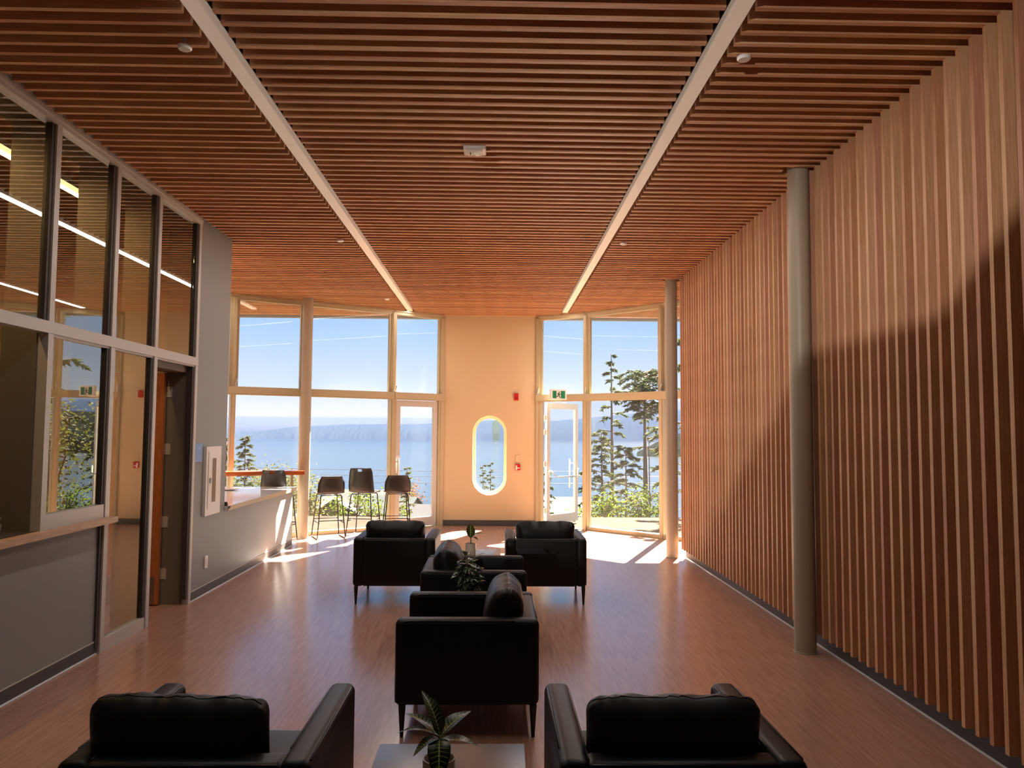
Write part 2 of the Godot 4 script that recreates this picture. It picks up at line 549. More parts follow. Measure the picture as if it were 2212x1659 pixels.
func windows() -> void:
	var last := facade.size() - 1
	for i in last:
		if i == 4: continue
		var b := bay_frame(facade[i], facade[i + 1])
		var L: float = b[2]
		var w := struct("window_%d" % (i + 2), b[0], b[1])
		box(w, "head", Vector3(0, CEIL - 0.075, -0.05), Vector3(L, CEIL - 0.03, 0.05), M.champagne)
		box(w, "head_trim", Vector3(0, CEIL - 0.03, -0.06), Vector3(L, CEIL, 0.075), M.champagne)
		box(w, "transom", Vector3(0.0, 2.135, -0.06), Vector3(L, 2.235, 0.13), M.champagne)
		box(w, "transom_lip", Vector3(0.0, 2.12, -0.06), Vector3(L, 2.135, 0.1), M.champagne)
		var m0 := 0.0
		box(w, "mullion", Vector3(-0.035, 0, -0.06), Vector3(0.035, CEIL - 0.05, 0.06), M.champagne)
		box(w, "mullion_cap", Vector3(-0.022, 0, 0.06), Vector3(0.022, CEIL - 0.05, 0.078), M.champagne)
		if i == last - 1 or i == 3:
			box(w, "mullion", Vector3(L - 0.035, 0, -0.06), Vector3(L + 0.035, CEIL - 0.05, 0.06), M.champagne)
		m0 = 0.035
		# sash round the upper light
		box(w, "sash_stile", Vector3(m0, 2.235, -0.03), Vector3(m0 + 0.03, CEIL - 0.075, 0.03), M.champagne)
		box(w, "sash_stile", Vector3(L - m0 - 0.03, 2.235, -0.03), Vector3(L - m0, CEIL - 0.075, 0.03), M.champagne)
		box(w, "upper_pane", Vector3(m0 + 0.03, 2.25, -0.012), Vector3(L - m0 - 0.03, CEIL - 0.075, 0.0), M.window_glass)
		var la := box(w, "latch", Vector3(0.0, 2.235, 0.08), Vector3(0.05, 2.25, 0.11), M.frame)
		la.name = "latch"
		part(w, "latch_lever", rbox(Vector3(0.022, 0.1, 0.022), 0.008), M.frame, Vector3(0.03, 2.3, 0.095), Vector3(0, 0, -0.25))
		if i != 3 and i != 5:
			box(w, "sill", Vector3(0, 0, -0.06), Vector3(L, 0.06, 0.06), M.champagne)
			box(w, "lower_pane", Vector3(m0, 0.06, -0.012), Vector3(L - m0, 2.12, 0.0), M.window_glass)
		else:
			box(w, "threshold", Vector3(0, 0, -0.06), Vector3(L, 0.012, 0.06), M.champagne)
			box(w, "door_jamb", Vector3(0.035, 0, -0.05), Vector3(0.07, 2.12, 0.05), M.champagne)
			box(w, "door_jamb", Vector3(L - 0.07, 0, -0.05), Vector3(L - 0.035, 2.12, 0.05), M.champagne)
	# doors
	var b4 := bay_frame(facade[3], facade[4])
	door_leaf(struct("door_1", b4[0] + Basis(Vector3.UP, b4[1]) * Vector3(0.075, 0, 0), b4[1]), b4[2] - 0.15, false)
	door_leaf(struct("door_2", Vector3(0.87, 0, -13.36), atan2(0.62, 0.62)), 0.86, true)
	# pale centre wall with the oval window
	var w := CSGBox3D.new()
	w.name = "wall_far"
	w.size = Vector3(1.69, CEIL + 0.1, 0.26)
	w.position = Vector3(-0.105, (CEIL + 0.1) * 0.5, -13.33)
	w.material = M.cream_wall
	w.set_meta("kind", "structure")
	add_child(w)
	var hole := CSGPolygon3D.new()
	hole.name = "oval_opening"
	hole.operation = CSGShape3D.OPERATION_SUBTRACTION
	hole.polygon = stadium(0.29, 0.675, 24)
	hole.depth = 1.0
	hole.position = Vector3(0, 1.2 - (CEIL + 0.1) * 0.5, 0.5)
	hole.material = mat(rgb(242, 236, 208), 0.5)
	w.add_child(hole)
	var o := struct("window_10", Vector3(-0.105, 1.2, -13.42))
	part(o, "oval_frame", ring_mesh(stadium(0.292, 0.677, 24), stadium(0.245, 0.63, 24), 0.05), mat(rgb(240, 233, 200), 0.45))
	part(o, "oval_pane", prism(stadium(0.246, 0.631, 24), Vector3(0, 0, 0.005), Vector3.RIGHT, Vector3.UP, Vector3(0, 0, 0.008)), M.window_glass)
	var bb := struct("baseboard_far")
	box(bb, "rubber_base", Vector3(-0.93, 0, -13.205), Vector3(0.72, 0.1, -13.19), M.base)
	# end returns of the centre wall
	var tr := struct("trim_5")
	for x in [-0.95, 0.74]:
		box(tr, "corner_bead", Vector3(x - 0.012, 0, -13.46), Vector3(x + 0.012, CEIL, -13.19), M.white)

func stadium(hw: float, hh: float, n: int) -> PackedVector2Array:
	var p := PackedVector2Array()
	for i in n + 1:
		var a := PI * i / n
		p.append(Vector2(hw * cos(a), hh - hw + hw * sin(a)))
	for i in n + 1:
		var a := PI + PI * i / n
		p.append(Vector2(hw * cos(a), -hh + hw + hw * sin(a)))
	return p

func ring_mesh(outer: PackedVector2Array, inner: PackedVector2Array, depth: float) -> ArrayMesh:
	var st := begin()
	var n := outer.size()
	for i in n:
		var j := (i + 1) % n
		var quads := [
			[outer[i], 0.0, outer[j], 0.0, inner[j], 0.0, inner[i], 0.0],
			[outer[i], 1.0, inner[i], 1.0, inner[j], 1.0, outer[j], 1.0],
			[inner[i], 0.0, inner[j], 0.0, inner[j], 1.0, inner[i], 1.0],
			[outer[i], 0.0, outer[i], 1.0, outer[j], 1.0, outer[j], 0.0]]
		for g in 4:
			st.set_smooth_group(g)
			var q: Array = quads[g]
			var v := []
			for k in 4: v.append(Vector3(q[k * 2].x, q[k * 2].y, -depth * 0.5 + depth * q[k * 2 + 1]))
			for k in [0, 1, 2, 0, 2, 3]: st.add_vertex(v[k])
	return done(st)

func door_leaf(d: Node3D, L: float, bar: bool) -> void:
	box(d, "hinge_stile", Vector3(0, 0.02, -0.022), Vector3(0.085, 2.11, 0.022), M.frame)
	box(d, "lock_stile", Vector3(L - 0.085, 0.02, -0.022), Vector3(L, 2.11, 0.022), M.frame)
	box(d, "top_rail", Vector3(0.085, 2.01, -0.022), Vector3(L - 0.085, 2.11, 0.022), M.frame)
	box(d, "bottom_rail", Vector3(0.085, 0.02, -0.022), Vector3(L - 0.085, 0.17, 0.022), M.frame)
	box(d, "door_pane", Vector3(0.085, 0.17, -0.005), Vector3(L - 0.085, 2.01, 0.005), M.window_glass)
	for y in [0.25, 1.05, 1.6, 1.85]:
		box(d, "hinge", Vector3(-0.05, y - 0.045, -0.012), Vector3(0.0, y + 0.045, 0.006), M.steel)
	if bar:
		part(d, "panic_bar", tube([Vector3(0.02, 0.93, 0.03), Vector3(0.06, 0.93, 0.07), Vector3(0.2, 0.82, 0.09), Vector3(L - 0.02, 0.82, 0.09)], 0.013, 8), M.chrome)
		part(d, "bar_housing", rbox(Vector3(0.05, 0.16, 0.04), 0.01), M.chrome, Vector3(L - 0.04, 0.87, 0.05))
		part(d, "pull_handle", tube([Vector3(L - 0.12, 0.6, -0.08), Vector3(L - 0.12, 1.12, -0.08)], 0.014, 8), M.steel)
		for y in [0.68, 1.04]:
			part(d, "handle_post", tube([Vector3(L - 0.12, y, -0.08), Vector3(L - 0.06, y, -0.02)], 0.008, 6), M.steel)
		part(d, "closer_arm", tube([Vector3(0.1, 2.13, 0.03), Vector3(0.5, 2.125, 0.03)], 0.008, 6), M.frame)
		box(d, "door_stop", Vector3(L - 0.12, 0.0, -0.02), Vector3(L - 0.08, 0.02, 0.03), M.steel)
	else:
		part(d, "pull_handle", tube([Vector3(0.03, 0.85, 0.07), Vector3(0.03, 1.15, 0.07)], 0.012, 8), M.steel)
		for y in [0.9, 1.1]:
			part(d, "handle_post", tube([Vector3(0.03, y, 0.07), Vector3(0.03, y, 0.02)], 0.008, 6), M.steel)

func columns() -> void:
	var cm := CylinderMesh.new()
	cm.top_radius = 0.078
	cm.bottom_radius = 0.078
	cm.height = CEIL + 0.12
	cm.radial_segments = 48
	var where := [[2.29, -5.72, "grey round steel column standing against the wood slat wall"], [2.29, -9.99, "round column at the window end of the wood slat wall"], [-2.86, -11.62, "round column beside the bar stools at the left windows"]]
	for c in where:
		var t := thing("round_column", c[2], "column", Vector3(c[0], 0, c[1]), 0.0, "round steel columns")
		part(t, "shaft", cm, M.column, Vector3(0, (CEIL + 0.12) * 0.5, 0))
		part(t, "base_ring", lathe([Vector2(0.078, 0), Vector2(0.082, 0), Vector2(0.082, 0.008), Vector2(0.078, 0.01)], 40), M.column)

# ------------------------------------------------------------------ lounge
func pillow(p: Vector3) -> Vector3:
	var h := Vector3(0.285, 0.18, 0.1)
	var u := clampf(absf(p.x) / h.x, 0, 1)
	var v := clampf(absf(p.y) / h.y, 0, 1)
	var fat := pow(maxf(0.0, 1.0 - pow(u, 7.0)), 0.5) * pow(maxf(0.0, 1.0 - pow(v, 3.0)), 0.55)
	var q := p
	q.z = p.z * (0.12 + 0.95 * fat)
	# gathered leather along the seams and slightly drawn in sides
	var edge := smoothstep(0.55, 1.0, v)
	q.z += edge * 0.005 * sin(p.x * 95.0 + sin(p.x * 31.0) * 2.0) * signf(p.z + 0.0001)
	q.y += edge * 0.003 * sin(p.x * 41.0 + 1.3) * signf(p.y)
	q.y *= 1.0 - 0.05 * (1.0 - pow(u, 2.0)) * 0.0 - 0.02 * pow(u, 6.0)
	q.x *= 1.0 - 0.05 * (1.0 - v * v) * 0.5
	return q

func pillow_puffy(p: Vector3) -> Vector3:
	return pillow(p)

func armchair(called: String, label: String, at: Vector3, turn: float, slide := 0.0) -> Node3D:
	var t := thing(called, label, "armchair", at, turn, "black leather armchairs in the lounge")
	if not M.has("chair_mesh"):
		var c := {}
		c.arm = rbox(Vector3(0.1, 0.445, 0.76), 0.032, 4)
		c.back = rbox(Vector3(0.6, 0.44, 0.11), 0.03, 4)
		c.base = rbox(Vector3(0.6, 0.14, 0.66), 0.02, 3)
		c.seat = rbox(Vector3(0.555, 0.15, 0.6), 0.045, 4, 6, func(p: Vector3) -> Vector3:
			var q := p
			if p.y > 0: q.y += 0.02 * (1.0 - pow(absf(p.x) / 0.28, 2.0)) * (1.0 - pow(absf(p.z) / 0.3, 2.0))
			return q)
		c.cushion = rbox(Vector3(0.57, 0.36, 0.2), 0.06, 5, 22, pillow)
		var seam := []
		for i in 41:
			var x := lerpf(-0.262, 0.262, i / 40.0)
			var yy0 := 0.18 if absf(x) < 0.225 else 0.12 + sqrt(maxf(0.0, 0.0036 - pow(absf(x) - 0.225, 2.0)))
			var v := pillow(Vector3(x, yy0, 0.0))
			seam.append(v - Vector3(0, 0.001, 0))
		c.seam = tube(seam, 0.0035, 6)
		c.leg = lathe([Vector2(0.0, 0.0), Vector2(0.009, 0.0), Vector2(0.02, 0.165), Vector2(0, 0.165)], 12)
		# piping along one arm: round the front face and along both top edges
		var e := 0.05 - 0.032 + 0.032 * 0.72
		var yy := 0.2225 - 0.032 + 0.032 * 0.72
		var zz := 0.38 - 0.032 + 0.032 * 0.72
		var pa := []
		pa.append(Vector3(e, yy, zz - 0.035))
		pa.append(Vector3(e, yy, -zz + 0.05))
		pa.append(Vector3(e, yy - 0.01, -zz + 0.018))
		pa.append(Vector3(e, yy - 0.035, -zz))
		pa.append(Vector3(e, -yy + 0.01, -zz))
		c.pipe_out = tube(pa, 0.0042, 6)
		var pb := []
		for v in pa: pb.append(Vector3(-v.x, v.y, minf(v.z, 0.25)))
		c.pipe_in = tube(pb, 0.0042, 6)
		c.pipe_back = tube([Vector3(-0.28, 0.213, 0.046), Vector3(0.28, 0.213, 0.046)], 0.004, 6)
		M.chair_mesh = c
	var c: Dictionary = M.chair_mesh
	for s in [-1, 1]:
		var a := part(t, "arm", c.arm, M.leather, Vector3(s * 0.33, 0.165 + 0.2225, 0.01))
		part(a, "piping", c.pipe_out, M.piping)
		part(a, "piping", c.pipe_in, M.piping)
	var bk := part(t, "back", c.back, M.leather, Vector3(0, 0.165 + 0.22, 0.335))
	part(bk, "piping", c.pipe_back, M.piping)
	part(t, "base", c.base, M.leather, Vector3(0, 0.165 + 0.07, -0.03))
	part(t, "seat_cushion", c.seat, M.leather, Vector3(0, 0.355, -0.07))
	var cu := part(t, "back_cushion", c.cushion, M.leather, Vector3(slide, 0.575, 0.2), Vector3(0.2, slide * 0.3, slide * 0.2))
	part(cu, "seam", c.seam, M.piping)
	for x in [-0.35, 0.35]:
		for z in [-0.33, 0.36]:
			part(t, "leg", c.leg, M.leg, Vector3(x, 0, z))
	return t

func coffee_table(label: String, at: Vector3) -> Node3D:
	var t := thing("coffee_table", label, "table", at, 0.0, "small square coffee tables")
	part(t, "table_top", rbox(Vector3(0.55, 0.022, 0.58), 0.004, 2), M.table, Vector3(0, 0.4, 0))
	for x in [-0.25, 0.25]:
		for z in [-0.265, 0.265]:
			box(t, "leg", Vector3(x - 0.012, 0, z - 0.012), Vector3(x + 0.012, 0.389, z + 0.012), M.black_metal)
	for x in [-0.25, 0.25]:
		box(t, "rail", Vector3(x - 0.01, 0.365, -0.25), Vector3(x + 0.01, 0.389, 0.25), M.black_metal)
	return t

func leaf_mesh(L: float, W: float, droop: float, fold: float) -> ArrayMesh:
	var st := begin()
	var n := 12
	var k := 4
	var pt := func(i: int, j: int) -> Vector3:
		var t := float(i) / n
		var s := float(j) / k * 2.0 - 1.0
		var w := W * 0.5 * pow(sin(PI * pow(t, 0.8)), 0.8) if t > 0.0 and t < 1.0 else 0.0
		return Vector3(s * w, absf(s) * w * fold + sin(t * PI) * 0.06 * L - droop * L * t * t, -L * t)
	st.set_smooth_group(0)
	for i in n:
		for j in k:
			var q := [[i, j], [i + 1, j], [i + 1, j + 1], [i, j + 1]]
			for o in [0, 1, 2, 0, 2, 3]:
				st.set_uv(Vector2(float(q[o][1]) / k, float(q[o][0]) / n))
				st.add_vertex(pt.call(q[o][0], q[o][1]))
	st.generate_normals()
	return st.commit()

func vein_tex() -> ImageTexture:
	var im := Image.create(64, 256, false, Image.FORMAT_RGB8)
	for y in 256:
		for x in 64:
			var s := absf(x / 63.0 * 2.0 - 1.0)
			var t := y / 255.0
			var c := Color(0.07, 0.15, 0.05)
			if s < 0.06: c = Color(0.78, 0.82, 0.6)
			var ph := fposmod((t - s * 0.1) * 11.0, 1.0)
			if s >= 0.05 and absf(ph - 0.5) < 0.13 * (1.0 - s * 0.6) and s < 0.86: c = c.lerp(Color(0.68, 0.74, 0.42), 0.85)
			im.set_pixel(x, y, c)
	return ImageTexture.create_from_image(im)

func zebra_plant(label: String, at: Vector3, leaves: Array, pot_r: float, pot_h: float) -> void:
	var t := thing("zebra_plant", label, "plant", at, 0.0, "striped-leaf plants on coffee tables")
	part(t, "pot", lathe([Vector2(0, 0), Vector2(pot_r * 0.94, 0), Vector2(pot_r, 0.006), Vector2(pot_r, pot_h), Vector2(pot_r * 0.93, pot_h), Vector2(pot_r * 0.9, pot_h - 0.02), Vector2(0, pot_h - 0.02)], 32), M.pot)
	part(t, "soil", lathe([Vector2(0, pot_h - 0.019), Vector2(pot_r * 0.88, pot_h - 0.019), Vector2(pot_r * 0.7, pot_h - 0.012), Vector2(0, pot_h - 0.008)], 20), mat(rgb(92, 60, 44), 0.95))
	var top := pot_h + 0.05
	part(t, "stem", tube([Vector3(0, pot_h - 0.02, 0), Vector3(0.003, pot_h + 0.02, 0), Vector3(0, top + 0.02, 0)], 0.006, 8, 0.004), mat(rgb(84, 100, 50), 0.6))
	for l in leaves:
		# [azimuth deg (0 = away from camera, 90 = left), elevation deg, length, width, droop, height]
		var o := part(t, "leaf", leaf_mesh(l[2], l[3], l[4], 0.25), M.zebra, Vector3(0, top + l[5], 0))
		o.rotation = Vector3(deg_to_rad(l[1]), deg_to_rad(l[0]), 0)

func lounge() -> void:
	armchair("leather_armchair", "black leather armchair at the front left, back to the camera", Vector3(-0.925, 0, -2.76), 0.0, -0.075)
	armchair("leather_armchair", "black leather armchair at the front right, back to the camera", Vector3(0.58, 0, -2.76), 0.0)
	armchair("leather_armchair", "black leather armchair in side view, cushion on its right, nearest of the middle pair", Vector3(-0.152, 0, -4.5), PI / 2)
	armchair("leather_armchair", "black leather armchair in side view, cushion on its left, behind the leafy shrub", Vector3(-0.14, 0, -5.91), -PI / 2)
	armchair("leather_armchair", "black leather armchair by the window end, left of the far pair", Vector3(-0.935, 0, -7.62), 0.0, -0.01)
	armchair("leather_armchair", "black leather armchair by the window end, right of the far pair", Vector3(0.478, 0, -7.62), 0.0)
	coffee_table("grey square coffee table between the two front armchairs", Vector3(-0.157, 0, -2.73))
	coffee_table("square coffee table between the two side-view armchairs", Vector3(-0.17, 0, -5.2))
	coffee_table("square coffee table between the far pair of armchairs", Vector3(-0.22, 0, -7.6))
	# pot glaze with a grey print of firs round its foot
	var im := Image.create(512, 128, false, Image.FORMAT_RGB8)
	im.fill(rgb(214, 204, 186))
	var rng := RandomNumberGenerator.new()
	rng.seed = 5
	for k in 26:
		var cx := rng.randi_range(0, 511)
		var h := rng.randi_range(30, 62)
		var tone := rgb(96, 88, 78).lerp(rgb(176, 164, 146), rng.randf() * 0.7)
		for y in h:
			var wd := int((y % 12) * 0.4 + y * 0.13)
			for x in range(-wd, wd + 1): im.set_pixel(posmod(cx + x, 512), 127 - h + y, tone)
	M.pot = mat(Color.WHITE, 0.3)
	M.pot.albedo_texture = ImageTexture.create_from_image(im)
	M.pot.uv1_triplanar = true
	M.pot.uv1_scale = Vector3(3.2, 8.0, 3.2)
	M.zebra = mat(Color.WHITE, 0.32)
	M.zebra.albedo_texture = vein_tex()
	M.zebra.backlight_enabled = true
	M.zebra.backlight = Color(0.5, 0.6, 0.15)
	M.zebra.cull_mode = BaseMaterial3D.CULL_DISABLED
	zebra_plant("striped-leaf plant in a pale pot on the front coffee table", Vector3(-0.178, 0.411, -2.6), [
		[184, -16, 0.135, 0.075, 0.6, 0.012], [-62, 36, 0.135, 0.075, 0.1, 0.012], [-88, 6, 0.13, 0.055, 0.25, 0.0],
		[58, 30, 0.15, 0.05, 0.2, 0.015], [40, 52, 0.15, 0.05, 0.1, 0.03], [80, 16, 0.14, 0.045, 0.3, 0.02], [120, 4, 0.09, 0.05, 0.5, 0.01], [20, 60, 0.12, 0.045, 0.15, 0.02]], 0.053, 0.12)
	zebra_plant("striped-leaf plant in a small pot on the far coffee table", Vector3(-0.235, 0.411, -7.5), [
		[175, 78, 0.15, 0.085, 0.05, 0.0], [-80, 26, 0.15, 0.07, 0.2, 0.0], [70, 40, 0.17, 0.02, 0.1, 0.01], [-130, 10, 0.09, 0.05, 0.3, 0.0], [20, 40, 0.1, 0.05, 0.2, 0.0]], 0.05, 0.115)
	# dense dark shrub on the middle table
	var t := thing("leafy_shrub", "dense dark leafy pot plant between the two side-view armchairs", "plant", Vector3(-0.175, 0.411, -5.2))
	part(t, "pot", lathe([Vector2(0, 0), Vector2(0.05, 0), Vector2(0.055, 0.1), Vector2(0.05, 0.1), Vector2(0.05, 0.085), Vector2(0, 0.085)], 24), M.pot)
	part(t, "stem", tube([Vector3(0, 0.08, 0), Vector3(0.004, 0.2, 0), Vector3(-0.02, 0.36, 0)], 0.007, 8, 0.003), mat(rgb(70, 60, 40), 0.7))
	var lm := mat(rgb(48, 66, 40), 0.25)
	lm.cull_mode = BaseMaterial3D.CULL_DISABLED
	var shapes := [leaf_mesh(0.055, 0.03, 0.5, 0.3), leaf_mesh(0.065, 0.034, 0.3, 0.2)]
	for i in 130:
		var y := rng.randf_range(0.12, 0.33)
		var r := 0.07 * sin(clampf((y - 0.08) / 0.28, 0.05, 0.98) * PI) * rng.randf_range(0.3, 1.0)
		var a := rng.randf() * TAU
		var o := part(t, "leaf", shapes[i % 2], lm, Vector3(sin(a) * -r, y, cos(a) * -r))
		o.rotation = Vector3(rng.randf_range(-0.5, 0.6), a + rng.randf_range(-0.5, 0.5), rng.randf_range(-0.4, 0.4))
	for l in [[0.3, 0.7], [2.2, 0.9], [-0.5, 0.5]]:
		var o := part(t, "leaf", shapes[1], lm, Vector3(-0.02, 0.36, 0))
		o.rotation = Vector3(l[1], l[0], 0)
	var blade := part(t, "leaf", leaf_mesh(0.14, 0.025, 0.2, 0.3), lm, Vector3(0.01, 0.31, 0))
	blade.rotation = Vector3(0.7, -1.2, 0)

# ------------------------------------------------------------------ bar stools
func shell_mesh(high: bool) -> ArrayMesh:
	# seat and back in one bent sheet; local -z is the front
	var st := begin()
	st.set_smooth_group(0)
	var top := 0.38 if high else 0.27
	var prof := [Vector2(-0.2, -0.015), Vector2(-0.18, 0.004), Vector2(-0.1, 0.0), Vector2(0.05, -0.004), Vector2(0.13, 0.006), Vector2(0.175, 0.04), Vector2(0.195, 0.1), Vector2(0.205, 0.17), Vector2(0.215, top * 0.85), Vector2(0.225, top)]
	var wid := [0.19, 0.2, 0.205, 0.205, 0.2, 0.2, 0.2, 0.195, 0.18 if high else 0.17, 0.16 if high else 0.15]
	var n := prof.size()
	var k := 10
	var pt := func(i: int, j: int, side: float) -> Vector3:
		var s := float(j) / k * 2.0 - 1.0
		var p: Vector2 = prof[i]
		var w: float = wid[i]
		var curl := pow(absf(s), 3.0) * (0.05 if i > 4 else 0.018)
		var a: Vector2 = prof[maxi(i - 1, 0)]
		var b: Vector2 = prof[mini(i + 1, n - 1)]
		var d := (b - a).normalized()
		var nn := Vector2(-d.y, d.x)
		if i > 4: return Vector3(s * w, p.y, p.x - curl) + Vector3(0, nn.y, nn.x) * side * 0.005
		return Vector3(s * w, p.y + curl, p.x) + Vector3(0, nn.y, nn.x) * side * 0.005
	for side in [-1.0, 1.0]:
		for i in n - 1:
			for j in k:
				if high and i == 8 and j >= 4 and j <= 5 and false: continue
				var q := [pt.call(i, j, side), pt.call(i + 1, j, side), pt.call(i + 1, j + 1, side), pt.call(i, j + 1, side)]
				if high and i == n - 2 and (j == 4 or j == 5):
					# hand hole: leave the middle of this strip open
					var lo := 0.08
					var hi := 0.74
					var q1 := [q[0], q[0].lerp(q[1], lo), q[3].lerp(q[2], lo), q[3]]
					var q2 := [q[0].lerp(q[1], hi), q[1], q[2], q[3].lerp(q[2], hi)]
					for qq in [q1, q2]:
						for o in [0, 1, 2, 0, 2, 3]: st.add_vertex(qq[o])
					continue
				for o in [0, 1, 2, 0, 2, 3]: st.add_vertex(q[o])
	for i in n - 1:
		for j in [0, k]:
			var q := [pt.call(i, j, -1.0), pt.call(i + 1, j, -1.0), pt.call(i + 1, j, 1.0), pt.call(i, j, 1.0)]
			for o in [0, 1, 2, 0, 2, 3]: st.add_vertex(q[o])
	for i in [0, n - 1]:
		for j in k:
			var q := [pt.call(i, j, -1.0), pt.call(i, j + 1, -1.0), pt.call(i, j + 1, 1.0), pt.call(i, j, 1.0)]
			for o in [0, 1, 2, 0, 2, 3]: st.add_vertex(q[o])
	return done(st)

func stool(label: String, at: Vector3, turn: float, high: bool) -> void:
	var t := thing("bar_stool", label, "stool", at, turn, "black bar stools by the windows")
	var sh := 0.655
	part(t, "seat_shell", shell_mesh(high), M.black_plastic, Vector3(0, sh, 0))
	for s in [-1.0, 1.0]:
		var x0: float = 0.14 * s
		var x1: float = 0.205 * s
		part(t, "sled_leg", tube([Vector3(x0, sh - 0.012, 0.12), Vector3(x0 * 1.1, sh - 0.03, 0.155), Vector3(x1, 0.03, 0.215), Vector3(x1, 0.009, 0.19), Vector3(x1, 0.009, -0.19), Vector3(x1, 0.03, -0.215), Vector3(x0 * 1.1, sh - 0.03, -0.155), Vector3(x0, sh - 0.012, -0.12)], 0.0085, 8), M.black_metal)
	for z in [-1.0, 1.0]:
		part(t, "seat_bar", tube([Vector3(-0.14, sh - 0.018, 0.12 * z), Vector3(0.14, sh - 0.018, 0.12 * z)], 0.007, 6), M.black_metal)
		part(t, "foot_bar", tube([Vector3(-0.178, 0.27, 0.19 * z), Vector3(0.178, 0.27, 0.19 * z)], 0.007, 6), M.black_metal)
	for s in [-1.0, 1.0]:
		part(t, "side_bar", tube([Vector3(0.178 * s, 0.24, -0.19), Vector3(0.178 * s, 0.24, 0.19)], 0.007, 6), M.black_metal)

func stools() -> void:
	stool("low-backed black bar stool next to the left round column", Vector3(-2.5, 0, -11.7), deg_to_rad(24), false)
	stool("high-backed black bar stool with a hand hole, between two low-backed ones", Vector3(-2.02, 0, -11.98), deg_to_rad(-10), true)
	stool("low-backed black bar stool nearest the closed glass door", Vector3(-1.53, 0, -12.06), deg_to_rad(12), false)
	stool("black bar stool with a hand hole at the orange bar behind the servery", Vector3(-3.12, 0, -11.2), deg_to_rad(-10), true)

